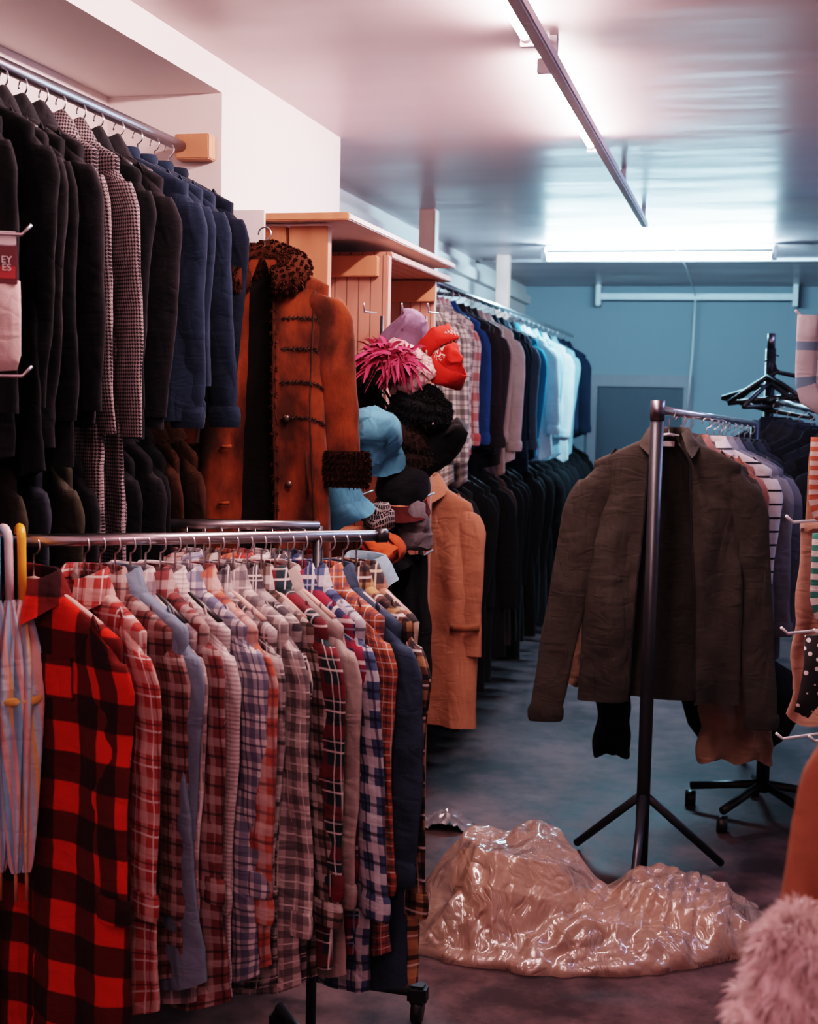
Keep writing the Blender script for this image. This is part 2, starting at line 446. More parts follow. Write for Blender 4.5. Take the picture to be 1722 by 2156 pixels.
obj('pull_cord',tube_me('pull_cord',[(-.44,11.13,2.43),(-.445,11.13,2.0),(-.47,11.14,1.55)],.007,M_WHITEP,6),L3)
obj('cable',tube_me('cable',[(-.46,8.3,2.535),(-.45,9.5,2.54),(-.44,11.1,2.46)],.006,M_WHITEP,6),L3)
L4=thing('fluorescent_light','lit cool white strip light on the ceiling of the shop','ceiling light')
span_box('light_body',(1.0,4.8,2.50),(1.08,6.4,2.55),M_WHITEM,L4,.006); tube_lamp(L4,(1.04,4.82,2.465),(1.04,6.38,2.465),.016,cyan2)
L5_fill=thing('fluorescent_light','added pinkish fill strip light above and behind the camera','ceiling light')  # added fill lamp, out of view, for a pink tint on the near area
span_box('light_body',(-.34,-.9,2.50),(-.26,.6,2.55),M_WHITEM,L5_fill,.006); tube_lamp(L5_fill,(-.3,-.88,2.465),(-.3,.58,2.465),.016,pink)
thing('ceiling_conduit','thin grey electrical conduit crossing the ceiling','conduit',me=tube_me('ceiling_conduit',[(-1.8,9.1,2.54),(3.0,9.1,2.54)],.012,M_GREYM,8))

# ------------------------------------------------------------------ shelving unit, posts, rods
U=thing('wooden_shelf_unit','pine shelving unit with grooved side panels and a white top board','shelf')
span_box('side_panel',(-1.44,3.74,0),(-1.33,3.78,2.09),M_PINE,U); span_box('side_panel',(-1.32,3.74,0),(-1.20,3.78,2.09),M_PINE,U)
span_box('side_panel',(-1.49,4.16,0),(-1.13,4.20,2.05),M_PINEG,U)
span_box('side_panel',(-1.84,4.98,0),(-1.17,5.02,2.04),M_PINEG,U)
span_box('top_board',(-1.5,3.70,2.10),(-1.12,5.12,2.118),M_CARD,U)
span_box('top_board_edge',(-1.5,3.68,2.098),(-1.12,3.70,2.120),M_PINE,U)
span_box('slatted_shelf',(-1.49,4.20,2.045),(-1.13,5.10,2.065),M_PINEG,U)
span_box('rail',(-1.47,4.13,1.98),(-1.16,4.16,2.045),M_PINE,U)
span_box('rail',(-1.47,4.95,1.96),(-1.16,4.98,2.04),M_PINE,U)
for z in (1.15,.55): span_box('shelf',(-1.49,3.78,z),(-1.2,4.98,z+.025),M_PINE,U)
thing('white_board','plain white card panel behind the hanging coat','board',(-1.405,3.62,2.0),me=box_me('white_board',.11,.012,.24,M_CARD,.001))
for x,y in ((-1.61,6.7),(-1.61,8.85)):
    thing('wooden_post','pale square timber post reaching up to the ceiling','post',(x,y,ZC/2),me=box_me('wooden_post',.085,.085,ZC,M_PALE,.004))
r1=thing('clothes_rod','dark steel clothes rod with a pine end block','clothes rail')
obj('rod',tube_me('rod',[(-1.6,1.6,2.30),(-1.6,3.62,2.30)],.016,M_STEEL,16),r1)
span_box('end_block',(-1.62,3.60,2.265),(-1.515,3.655,2.335),M_PINE,r1,.003)
obj('rod',tube_me('rod',[(-1.61,1.6,1.60),(-1.61,3.64,1.60)],.014,M_STEEL,12),thing('clothes_rod','lower dark steel clothes rod in the wall recess','clothes rail'))
for z,lab in ((2.12,'upper grey steel clothes rod along the wall'),(1.36,'lower grey steel clothes rod along the wall')):
    r=thing('clothes_rod',lab,'clothes rail'); obj('rod',tube_me('rod',[(-1.4,5.06,z),(-1.4,10.9,z)],.016,M_CHROME,12),r)
    for y in (6.7,8.85): obj('bracket',tube_me('bracket',[(-1.57,y,z+.01),(-1.4,y,z-.002)],.01,M_STEEL,8),r)

# ------------------------------------------------------------------ colour data
W=(.64,.57,.55); K=(.008,.009,.013)
PL=[
 plaid('red_black_buffalo_check',(.55,.030,.014),[('b',.125,.1,.5,(.014,.008,.010),.84)],.04,.10),
 plaid('red_white_plaid',(.34,.055,.045),[('b',.07,0,.34,(.60,.46,.42),.45),('b',.07,.5,.06,W,.8),('b',.07,.3,.06,(.08,.02,.03),.6)]),
 plaid('brown_red_plaid',(.15,.06,.055),[('b',.05,0,.3,(.50,.41,.38),.45),('b',.05,.4,.1,K,.6)]),
 fabric((.16,.22,.28),'faded_blue_denim'),
 plaid('pink_grey_plaid',(.44,.34,.34),[('b',.06,0,.35,(.10,.08,.11),.55),('b',.06,.5,.08,W,.8)]),
 plaid('maroon_plaid',(.17,.05,.05),[('b',.06,0,.3,(.54,.46,.43),.42),('b',.06,.5,.1,K,.6)]),
 plaid('cream_grey_fine_check',(.68,.61,.59),[('v',.009,0,.45,(.28,.22,.23),.5),('u',.03,0,.10,(.2,.15,.18),.4)]),
 plaid('white_navy_plaid',(.64,.60,.60),[('b',.05,0,.42,(.05,.08,.16),.62),('b',.05,.5,.10,(.03,.04,.10),.7)]),
 plaid('orange_red_plaid',(.42,.12,.08),[('b',.06,0,.4,(.60,.48,.45),.52),('b',.06,.45,.12,(.08,.035,.05),.6)],.1),
 plaid('grey_white_plaid',(.15,.135,.145),[('b',.065,0,.34,(.62,.56,.55),.55),('b',.065,.5,.14,K,.7),('b',.065,.3,.05,W,.8)]),
 plaid('beige_grey_plaid',(.46,.385,.365),[('b',.05,0,.38,(.06,.06,.075),.6),('b',.05,.5,.07,W,.85)]),
 plaid('black_grey_plaid',(.055,.05,.058),[('b',.075,0,.3,(.48,.43,.42),.5),('b',.075,.5,.05,W,.85),('b',.075,.62,.04,W,.6)]),
 plaid('brown_white_plaid',(.15,.105,.09),[('b',.055,0,.30,W,.52),('b',.055,.45,.15,K,.7)]),
 plaid('green_red_tartan',(.016,.032,.038),[('b',.085,0,.34,(.18,.02,.028),.6),('b',.085,.5,.05,W,.85),('b',.085,.25,.04,W,.6)]),
 fabric((.40,.33,.31),'cream_cotton'),
 plaid('navy_red_plaid',(.026,.042,.09),[('b',.08,0,.34,(.28,.02,.035),.6),('b',.08,.5,.10,W,.8),('b',.08,.7,.05,(.28,.36,.45),.7)]),
 plaid('blue_white_plaid',(.06,.09,.16),[('b',.06,0,.38,(.60,.59,.61),.65),('b',.06,.5,.12,(.01,.015,.04),.7)]),
 plaid('rust_fine_plaid',(.38,.10,.05),[('b',.028,0,.25,(.06,.05,.08),.6),('b',.028,.45,.1,W,.6)]),
 fabric((.035,.06,.095),'blue_denim'),
 plaid('brown_yellow_plaid',(.09,.045,.035),[('b',.07,0,.30,(.50,.30,.15),.5),('b',.07,.45,.16,K,.8),('b',.07,.7,.07,W,.75)]),
 plaid('dark_brown_tartan',(.04,.035,.04),[('b',.07,0,.26,(.40,.20,.14),.5),('b',.07,.5,.08,(.62,.52,.40),.7)]),
]
LAB=['red and black buffalo check flannel shirt','faded red and white plaid shirt','brown and red plaid shirt','pale faded blue denim shirt',
'pink and grey plaid shirt','dark maroon plaid shirt','cream shirt with fine grey stripes','white and navy plaid shirt','orange-red brushed plaid shirt',
'grey and white plaid flannel shirt','beige and grey plaid shirt','black and grey plaid shirt with white lines','brown and white plaid shirt',
'dark green and red tartan shirt','plain cream cotton shirt','navy and red plaid flannel shirt','blue and white plaid shirt','rust orange fine plaid shirt',
'dark blue denim shirt','brown, yellow and black plaid shirt','dark brown tartan shirt']
# plaid rack
A0=Vector((-1.47,2.354,1.295)); A1=Vector((-.80,2.885,1.285))
rk=thing('clothes_rack','low chrome garment rack packed with plaid shirts','clothes rack')
obj('rail',tube_me('rail',[A0,A1],.013,M_CHROME,16),rk)
obj('rail_end_cap',tube_me('rail_end_cap',[A1,A1+(A1-A0).normalized()*.025],.016,M_BLACKP,16),rk)
d=(A1-A0).normalized(); pe=A1-d*.14; pa=A0+d*.02
nrm=Vector((-d.y,d.x,0))
def caster(parent,x,y):
    obj('caster',tube_me('caster',[(x-.012,y,.032),(x+.012,y,.032)],.032,M_BLACKP,20),parent)
    obj('caster_fork',box_me('caster_fork',.05,.045,.05,M_BLACKM,.008),parent,(x,y,.075))
for p in (pe,pa):
    obj('upright',tube_me('upright',[(p.x,p.y,.09),(p.x,p.y,p.z)],.012,M_BLACKM,12),rk)
    e0=Vector((p.x,p.y,.10))
    for s in (1,-1):
        obj('foot_bar',tube_me('foot_bar',[e0,e0+nrm*s*.216],.015,M_BLACKM,10,ry=.02),rk)
        q=e0+nrm*s*.21; caster(rk,q.x,q.y)
B0=Vector((-1.372,2.432,0)); B1=Vector((-.818,2.871,0)); n=len(PL)
for i in range(n):
    t=.055+.945*(i+.2)/n if i else -.035
    p=B0.lerp(B1,t); p.z=A0.z+(A1.z-A0.z)*t
    an=math.radians(-25-8*t)+R(-.07,.07)
    hw=R(.21,.23); L=R(.82,.92)
    if i==0: an=math.radians(-18); hw=.25; L=.96
    garment('plaid_shirt' if i not in(3,14,18) else 'shirt',LAB[i],'shirt',p,an,PL[i],hw=hw,L=L,sl=R(.56,.64),
        b=.014,A=.012,style='shirt',group='shirts on the low chrome rack',sr=.058,buttons=4,flare=R(1.1,1.2),hang=random.choice(['black','black','wood','white']),sleeve_out=R(-.03,.035),syf=.24,tilt=R(-.03,.03))
# second rack behind
C0=Vector((-1.44,3.12,1.265)); C1=Vector((-1.08,3.33,1.255))
rk2=thing('clothes_rack','second chrome garment rack full of hangers','clothes rack')
obj('rail',tube_me('rail',[C0,C1],.013,M_CHROME,12),rk2)
for p in (C0,C1):
    obj('upright',tube_me('upright',[(p.x,p.y,.1),(p.x,p.y,p.z)],.012,M_BLACKM,10),rk2)
obj('foot_bar',tube_me('foot_bar',[(C1.x-.05,C1.y-.12,.085),(-.77,3.20,.085)],.016,M_BLACKM,10),rk2); caster(rk2,-.755,3.205)
obj('foot_bar',tube_me('foot_bar',[(C0.x,C0.y-.05,.10),(C0.x,C0.y+.25,.10)],.016,M_BLACKM,10),rk2)
for i in range(9):
    p=C0.lerp(C1,(i+.6)/9.5); p.z-=.012
    garment('plaid_shirt','folded-shoulder checked shirt on the second chrome rack','shirt',p,math.atan2(-.86,.5)+R(-.1,.1),PL[(i*5+2)%21],hw=.17,L=.7,sl=.5,b=.015,A=.006,
        res=.45,sr=.035,group='shirts on the second rack',hang='white' if i%2 else 'black')

# ------------------------------------------------------------------ recess clothes
BK=fabric((.008,.009,.011),'black_wool'); BK2=fabric((.013,.013,.016),'charcoal_wool')
NAVY=fabric((.015,.027,.048),'navy_fleece'); HT=houndstooth('houndstooth_wool',(.014,.012,.015),(.26,.21,.215),.0085)
HT2=houndstooth('fine_houndstooth_wool',(.02,.015,.018),(.26,.20,.21),.008)
ax=math.radians(-25)
DN=fabric((.009,.015,.027),'dark_navy_fleece')
rec=[(2.42,BK,'black wool coat',.75,'coat'),(2.50,BK,'black wool coat',.80,'coat'),(2.58,BK2,'charcoal wool coat',.72,'coat'),(2.66,BK,'black wool coat',.77,'coat'),(2.74,BK2,'charcoal wool coat',.70,'coat'),
 (2.83,HT,'long houndstooth wool coat',.98,'coat'),(2.91,HT,'long black and white houndstooth coat',1.10,'coat'),
 (3.01,BK,'black wool jacket',.72,'coat'),(3.10,BK2,'charcoal wool jacket',.67,'coat'),(3.21,NAVY,'navy fleece sweatshirt with white tag',.66,'sweat'),(3.32,NAVY,'navy fleece sweatshirt with white tag',.60,'sweat'),
 (3.425,NAVY,'navy fleece sweatshirt with white tag',.62,'sweat'),(3.52,DN,'dark navy zip top with white tag',.58,'sweat')]
for y,mt,lab,L,st in rec:
    g,P=garment('sweatshirt' if st=='sweat' else 'coat',lab+' on the recess rod','sweatshirt' if st=='sweat' else 'coat',(-1.6,y,2.286),ax+R(-.08,.08)+(.0 if st!='sweat' else .08),mt,hw=.20 if mt is HT else .23,L=L,sl=.60 if L<.9 else .64,b=.020,A=.012,style=st,
        group='garments on the upper recess rod',sr=.058 if mt is HT else .070,flare=1.12,sleeve_out=R(-.02,.03),tilt=R(-.02,.03),syf=.30)
    if st=='sweat':
        p,_=P(-pi*.28,.26,.006)
        t=obj('price_tag',box_me('price_tag',.028,.002,.05,M_CARD,.0005),g,(p.x,p.y-.016,p.z),(0,.2,0)); t['label']='small white swing tag'
OLV=fabric((.036,.034,.026),'dark_olive_cotton'); DDN=fabric((.022,.028,.04),'dark_denim'); BS=fabric((.05,.022,.013),'dark_brown_suede')
low=[(2.42,BK2,'charcoal jacket'),(2.53,OLV,'dark olive jacket with orange badge'),(2.64,DDN,'dark denim jacket'),(2.75,OLV,'dark olive jacket'),
 (2.86,BK2,'charcoal jacket'),(2.97,HT2,'fine houndstooth jacket'),(3.07,BK,'black coat'),(3.17,BK2,'charcoal coat'),(3.27,BK,'black coat'),(3.37,BS,'dark brown suede coat'),(3.48,BS,'dark brown suede coat')]
for y,mt,lab in low:
    g,P=garment('jacket',lab+' on the lower recess rod','jacket',(-1.61,y,1.586),ax-.1+R(-.1,.1),mt,hw=.20,L=.72,sl=.55,b=.02,A=.011,style='coat',group='jackets on the lower recess rod',sr=.056,flare=1.05,syf=.30)
    if 'badge' in lab:
        p,_=P(-pi*.3,.2,.004); obj('badge',box_me('badge',.035,.003,.022,plain('orange_badge',(.6,.2,.06),.6),.001),g,(p.x,p.y-.008,p.z),(0,.25,0))

# ------------------------------------------------------------------ shearling coat
m,nt,b_=new_mat('rust_shearling_suede'); c=coord(nt,'Object',(1.6,1.6,.8))
n1=noise_tex(nt,5,6,c,.6); n2=noise_tex(nt,90,4,c)
rmp=N(nt,'ShaderNodeMapRange'); nt.links.new(n1,rmp.inputs[0]); rmp.inputs[1].default_value=.40; rmp.inputs[2].default_value=.68
cc=mix(nt,rmp.outputs[0],(.038,.012,.007),(.235,.052,.016))
nt.links.new(mix(nt,math_(nt,'MULTIPLY',n2,.3),cc,(.03,.009,.004)),b_.inputs['Base Color']); b_.inputs['Roughness'].default_value=.95; b_.inputs['Specular IOR Level'].default_value=.1; b_.inputs['Sheen Weight'].default_value=.10
bump(nt,b_,math_(nt,'ADD',math_(nt,'MULTIPLY',n2,.3),n1),.35,.010); M_SHEAR=m
m,nt,b_=new_mat('brown_fur'); c=coord(nt)
n2=noise_tex(nt,22,3,c,.5); nt.links.new(mix(nt,n2,(.022,.008,.005),(.060,.020,.010)),b_.inputs['Base Color']); b_.inputs['Roughness'].default_value=1; b_.inputs['Specular IOR Level'].default_value=.05
M_FUR=m
m,nt,b_=new_mat('dark_brown_cuff_fur'); c=coord(nt)
n2=noise_tex(nt,22,3,c,.5); nt.links.new(mix(nt,n2,(.010,.004,.003),(.030,.011,.007)),b_.inputs['Base Color']); b_.inputs['Roughness'].default_value=1; b_.inputs['Specular IOR Level'].default_value=.05
M_CUFF=m
g,P=garment('shearling_coat','long rust brown shearling coat with dark fur collar and cuffs','coat',(-1.305,3.50,2.05),.05,M_SHEAR,hw=.185,L=1.0,sl=.49,b=.042,A=.014,style='fur',
   gap=.20,collar_mat=M_FUR,cuff_mat=M_CUFF,lining=fabric((.010,.007,.006),'dark_lining'),sr=.064,flare=1.10,sleeve_out=.035,seed=3.3,res=1.2,syf=.45)
M_SEAM=plain('dark_suede_seam',(.030,.009,.005),.95)
for k,t in enumerate((.22,.32,.42,.52)):
    path=[]
    for j in range(16):
        th=-pi/2+.26+(pi/2-.40)*j/15; p,_=P(th,t-.010*math.sin(j/15*pi)+.018*(j/15),.0005); path.append(p)
    sm_=tube_me('seam',path,.0032,M_SEAM,6); so_=obj('seam',sm_,g); fuzz(sm_,500,.006,M_SEAM,so_,.0015)
path=[P(-pi*.22,t,.0015)[0] for t in [.12+.85*i/24 for i in range(25)]]
obj('seam',tube_me('seam',path,.0025,M_SEAM,6),g)
pth=[P(-pi/2+.20*(.55+.45*t)+.01,t,.003)[0] for t in [.10+.89*i/24 for i in range(25)]]
em=tube_me('front_edging',pth,.006,M_FUR,6); eo=obj('front_edging',em,g); fuzz(em,900,.010,M_FUR,eo,.0015)
for t in (.52,.69):
    p,_=P(-pi/2+.36,t,.008); o=obj('button',button_me(plain('dark_horn',(.05,.025,.018),.3)),g,(p.x,p.y-.003,p.z)); o.scale=(2,2,2)
for t in (.44,.60,.74):
    p,_=P(-pi/2-.42,t,.01); obj('toggle',tube_me('toggle',[(p.x-.016,p.y-.006,p.z),(p.x+.016,p.y-.008,p.z+.003)],.005,fabric((.24,.06,.02),'rust_leather'),8),g)
p,_=P(-pi*.27,.66,.004); obj('pocket_welt',tube_me('pocket_welt',[(p.x,p.y,p.z+.06),(p.x+.006,p.y-.002,p.z-.06)],.0035,M_SEAM,6),g)

# ------------------------------------------------------------------ far wall clothes
F_=fabric
CHK=plaid('black_white_check',(.58,.53,.51),[('b',.06,0,.4,K,.6),('b',.06,.5,.08,K,.6)])
RW=plaid('red_white_large_check',(.58,.45,.43),[('b',.09,0,.4,(.38,.045,.045),.65),('b',.09,.5,.06,K,.5)])
up=[(CHK,'black and white checked shirt'),(CHK,'black and white checked shirt'),(PL[10],'beige checked shirt'),(RW,'red and white checked shirt'),(RW,'red and white checked shirt'),(F_((.018,.06,.17)),'blue cotton shirt'),
 (F_((.026,.021,.026)),'dark grey quilted jacket'),(F_((.035,.028,.032)),'charcoal jacket'),(F_((.042,.034,.038)),'charcoal wool jacket'),(F_((.50,.34,.30)),'pale beige jacket'),(F_((.56,.42,.38)),'cream jacket'),
 (F_((.010,.018,.032)),'dark navy jacket'),(F_((.009,.016,.024)),'dark navy jacket'),(F_((.07,.10,.13)),'slate blue jacket'),(F_((.012,.016,.024)),'plain black jacket'),(F_((.02,.22,.33)),'turquoise shirt'),
 (F_((.45,.53,.56)),'pale blue shirt'),(F_((.55,.62,.64)),'white shirt'),(F_((.28,.42,.49)),'light blue shirt'),(F_((.03,.12,.18)),'teal shirt'),(F_((.55,.62,.65)),'white shirt'),(F_((.012,.016,.024)),'black shirt'),(F_((.26,.40,.46)),'light blue shirt'),(F_((.016,.028,.05)),'dark navy shirt')]
y=5.42; i=0; st=.12
while y<10.6:
    mt,lab=up[i] if i<len(up) else random.choice(up[11:])
    garment('jacket' if 'jacket' in lab else 'shirt',lab+' on the long wall rod','jacket' if 'jacket' in lab else 'shirt',(-1.4,y,2.106),-.26+R(-.2,.2),mt,hw=R(.195,.22),L=R(.66,.86),sl=R(.56,.66),b=.024,A=.014,style='shirt',
        res=.55,group='garments on the upper wall rod',sr=.060,flare=R(1.04,1.18),sleeve_out=R(-.02,.03),tilt=R(-.03,.03),syf=.32)
    y+=st*R(.75,1.25); st*=1.04; i+=1
lw=[((.42,.19,.12),'camel wool overcoat with cuff straps',.98),((.16,.135,.135),'grey wool coat',.9),((.012,.012,.014),'black wool overcoat',1.0),((.009,.010,.012),'black wool overcoat',1.0),((.015,.016,.018),'charcoal overcoat',.98),
 ((.008,.009,.010),'black wool overcoat',1.0),((.011,.013,.014),'dark green overcoat',1.0),((.008,.009,.010),'black wool overcoat',1.0),((.06,.034,.03),'dark brown overcoat',.95),((.008,.010,.012),'black wool overcoat',.95)]
y=5.20; st=.14; i=0
while y<10.4:
    c_,lab,L=lw[i] if i<len(lw) else lw[2+i%6]
    g,P=garment('overcoat',lab+' on the lower wall rod','coat',(-1.25 if i==0 else -1.38,y,1.346),-.25+R(-.16,.16),F_(c_),hw=.225,L=L*R(.94,1.08),sl=.62,b=.036,A=.017,style='coat',res=.6,flare=1.16,
        group='overcoats on the lower wall rod',sr=.070,sleeve_out=R(-.02,.03),tilt=R(-.02,.02))
    if i==0:
        obj('cuff_strap',tube_me('cuff_strap',[(.16,-.045,-.66),(.225,-.05,-.655),(.275,-.02,-.65)],.006,F_((.26,.11,.06)),6,ry=.018),g)
    y+=st*R(.8,1.2); st*=1.05; i+=1

# ------------------------------------------------------------------ right rack
G=fabric((.050,.046,.040),'olive_jersey',.15); RB=fabric((.038,.035,.031),'olive_ribbing'); GD=fabric((.030,.027,.024),'dark_olive_lining')
S0=Vector((-.28,4.42,1.575)); S1=Vector((.04,6.05,1.51))
rr=thing('clothes_rack','garment rack with a thick dark pole on splayed feet','clothes rack')
obj('pole',tube_me('pole',[(-.28,4.40,.0),(-.28,4.40,1.54)],.022,M_BLACKM,20),rr)
obj('pole_cap',tube_me('pole_cap',[(-.28,4.40,1.54),(-.28,4.40,1.605)],.0235,M_STEEL,20),rr)
obj('rail',tube_me('rail',[S0,S1],.014,M_CHROME,14),rr)
for q in ((-.525,4.66,.02),(-.02,4.60,.02),(-.28,4.0,.02)):
    obj('foot',tube_me('foot',[(-.28,4.40,.30),q],.014,M_BLACKM,12),rr)
obj('pole',tube_me('pole',[(S1.x,S1.y,0),(S1.x,S1.y,1.53)],.02,M_BLACKM,12),rr)
g,P=garment('jacket','olive jacket hanging open on a white hanger','jacket',(-.250,4.57,1.572),.245,G,hw=.25,L=.91,sl=.90,b=.042,A=.018,style='jacket',gap=.33,
   lining=GD,sr=.078,flare=1.12,sleeve_out=.115,hang='white',seed=12.,res=1.2,cuff_mat=RB,syf=.26)
hb=[];hu=[]
for i in range(4):
    for j in range(61):
        gg=.33; th=-pi/2+gg+(2*pi-2*gg)*j/60; p,uv=P(th,.93+.07*i/3,.004); hb.append(p); hu.append(uv)
obj('ribbed_hem',mesh('ribbed_hem',hb,grid_faces(4,61,False),RB,hu),g)
lbl=obj('neck_label',box_me('neck_label',.04,.002,.018,M_CARD,.0005),g,(0,.0,-.112)); lbl['label']='small white neck label'
for sg in (1,-1):
    pth=[P(-pi/2+sg*(.33*(.55+.45*t)+.005),t,.002)[0] for t in [.04+.95*i/24 for i in range(25)]]
    obj('zip',tube_me('zip',pth,.0035,M_BLACKM,6),g)
pk=fabric((.30,.13,.105),'dusty_pink')
rt=[(G,'dark olive jacket'),(pk,'dusty pink top'),(two_stripe('white_black_stripe',(.60,.55,.55),K,.05,'v',0,.85),'white shirt with thin black stripes'),(F_((.19,.19,.21)),'grey knitted cardigan'),(F_((.12,.125,.15)),'grey jacket'),
 (F_((.026,.030,.038)),'dark grey jacket'),(F_((.016,.018,.022)),'plain black jacket'),(F_((.03,.038,.048)),'dark blue jacket'),(F_((.012,.016,.018)),'plain black jacket'),(F_((.026,.03,.038)),'dark grey coat'),(F_((.016,.016,.022)),'plain black coat')]
for i,(mt,lab) in enumerate(rt):
    t=.19+.075*i; p=S0.lerp(S1,t); p.z-=.014
    if 2<=i<=4: p.x+=.035
    garment('jacket' if i!=1 else 'top',lab+' on the dark pole rack','jacket' if i!=1 else 'top',p,.20+R(-.08,.08),mt,hw=.245 if i<5 else .21,L=R(.75,.9) if i>1 else .78,sl=.62,b=.022,A=.010,style='shirt',res=.6,group='garments on the dark pole rack',sr=.062,hang='white' if i in(0,4) else 'black',syf=.28,sleeve_out=R(-.01,.05))
def drape(name,label,cat,loc,ang,w,L,mat,legs=2,group=None,seed=0,th=.03,fa=.014):
    root=thing(name,label,cat,loc,(0,0,ang),None,group)
    for s in range(legs):
        vs=[];us=[];n=40;rows=24; cx=(s-(legs-1)/2)*w/legs
        for i in range(rows):
            k=i/(rows-1)
            for j in range(n):
                an=2*pi*j/n; x=cx+w/legs*.54*(1+.15*k)*math.cos(an); y=th*math.sin(an)+fa*math.sin(x*55+seed+k*3+2*noise.noise(Vector((k*3,seed,x*5))))*(.3+.7*k)
                vs.append((x+.016*noise.noise(Vector((k*4,seed,math.cos(an)))),y,-L*k+.012*math.sin(an*3+seed)*k)); us.append((x,-L*k))
        obj('leg',mesh('leg',vs,grid_faces(rows,n,True)+[tuple(range(n))],mat,us),root)
    obj('waistband',tube_me('waistband',[(-w*.5,0,.0),(w*.5,0,.0)],.02,mat,10,ry=.02),root)
    return root
KH=fabric((.25,.165,.12),'khaki_cotton')
drape('shorts','khaki cotton shorts hanging on the rack','shorts',(.01,4.84,.62),.2,.24,.30,KH)
drape('trousers','black trousers hanging behind the olive jacket','trousers',(-.43,4.86,.68),.2,.11,.38,BK,1)
drape('trousers','khaki trousers hanging behind the olive jacket','trousers',(-.58,4.95,.86),.2,.12,.32,KH,1,seed=3)
r3=thing('clothes_rack','garment rack with a tall dark post and bare black hangers','clothes rack')
obj('pole',tube_me('pole',[(.10,6.5,.0),(.10,6.5,1.86)],.024,M_BLACKM,16),r3)
obj('rail',tube_me('rail',[(.10,6.5,1.62),(.55,5.2,1.52)],.014,M_CHROME,12),r3)
obj('pole_cap',tube_me('pole_cap',[(.10,6.5,1.86),(.10,6.5,1.93)],.018,M_STEEL,16),r3)
for k,(an,dz) in enumerate(((.1,0),(1.0,-.04),(2.2,-.02),(-.5,-.06))):
    o=thing('clothes_hanger','bare black hanger hooked around the rack post','hanger',(.10+.02*math.cos(an),6.45,1.80+dz),(0,.12*(k-1.5),an),None,'bare hangers on the post')
    w=.24
    obj('hanger_arms',tube_me('hanger_arms',[(-w,0,-.16),(-.1,0,-.09),(0,0,-.05),(.1,0,-.09),(w,0,-.16),(0,0,-.17),(-w,0,-.16)],.011,M_BLACKP,8),o)
    obj('hook',tube_me('hook',[(.02,0,.02),(0,0,.03),(-.015,0,.01),(0,0,-.02),(0,0,-.05)],.004,M_BLACKP,6),o)
for i in range(9):
    p=Vector((.10,6.5,1.606)).lerp(Vector((.55,5.2,1.506)),.08+.1*i)
    garment('jacket',random.choice(['dark grey jacket','plain black jacket','dark navy jacket'])+' on the far garment rack','jacket',p,-.1+R(-.15,.15),random.choice([F_((.018,.024,.036)),F_((.010,.014,.02)),F_((.03,.036,.046))]),hw=.21,L=.8,sl=.6,b=.03,style='shirt',res=.5,group='garments on the far rack')
oc=thing('office_chair','black swivel chair pushed under the hanging clothes','chair',(.12,5.25,0))
obj('seat',revolve_me('seat',[(.001,.44),(.2,.44),(.25,.46),(.26,.50),(.24,.53),(.1,.54),(.001,.54)],M_BLACKP,32,.01,6),oc)
obj('gas_lift',tube_me('gas_lift',[(0,0,.10),(0,0,.45)],.025,M_BLACKM,12),oc)
for k in range(5):
    a=k*2*pi/5+.4; q=(.28*math.cos(a),.28*math.sin(a))
    obj('leg',tube_me('leg',[(0,0,.13),(q[0],q[1],.08)],.016,M_BLACKP,8),oc)
    obj('caster',tube_me('caster',[(q[0]-.02,q[1],.03),(q[0]+.02,q[1],.03)],.03,M_BLACKP,16),oc)
thing('black_bag','slumped black fabric bag resting on the chair seat','bag',(.02,5.04,.52),me=revolve_me('black_bag',[(.001,-.24),(.1,-.22),(.19,-.14),(.22,0),(.19,.1),(.08,.16),(.03,.2)],BK,32,.03,7,sy=.5))

# ------------------------------------------------------------------ plastic bag on floor
m,nt,b_=new_mat('crumpled_clear_plastic'); c=coord(nt)
nv=N(nt,'ShaderNodeTexNoise'); nv.inputs['Scale'].default_value=3; nv.inputs['Detail'].default_value=3; nt.links.new(c,nv.inputs['Vector'])
wv=mix(nt,.3,c,nv.outputs['Color'])
def crease(scale,sv):
    mp=N(nt,'ShaderNodeMapping'); mp.inputs['Scale'].default_value=sv; mp.inputs['Rotation'].default_value=(.3,.2,.7*scale); nt.links.new(wv,mp.inputs[0])
    n_=N(nt,'ShaderNodeTexNoise'); n_.inputs['Scale'].default_value=scale; n_.inputs['Detail'].default_value=2; nt.links.new(mp.outputs[0],n_.inputs['Vector'])
    return math_(nt,'ABSOLUTE',math_(nt,'SUBTRACT',n_.outputs['Fac'],.5))
h=math_(nt,'ADD',crease(7,(1,2.5,1)),math_(nt,'MULTIPLY',crease(17,(2.5,1,1)),.35))
nz=noise_tex(nt,6,5,c)
nt.links.new(mix(nt,nz,(.36,.205,.155),(.58,.38,.31)),b_.inputs['Base Color'])
b_.inputs['Roughness'].default_value=.17; b_.inputs['Specular IOR Level'].default_value=1.; b_.inputs['Alpha'].default_value=.60
b_.inputs['Coat Weight'].default_value=1.; b_.inputs['Coat Roughness'].default_value=.05
bump(nt,b_,h,.9,.045); M_BAG=m
rs=random.Random(5)
FD=[]
for i in range(13):
    a=rs.uniform(0,pi); FD.append((Vector((math.cos(a),math.sin(a),.3)),rs.uniform(2,5)*(1 if i<5 else 3),rs.uniform(0,9),(.026 if i<5 else .011),Vector((rs.uniform(0,9),rs.uniform(0,9),0))))
def tri(x): return abs((x%1)-.5)*2
def crumple(p):
    q=p+noise.noise_vector(p*2.5)*.16; s=0
    for d_,f_,o_,am,mk in FD:
        msk=max(0,min(1,.3+2*noise.noise(p*3+mk))); s+=am*msk*(tri(q.dot(d_)*f_+o_)-.5)
    return s
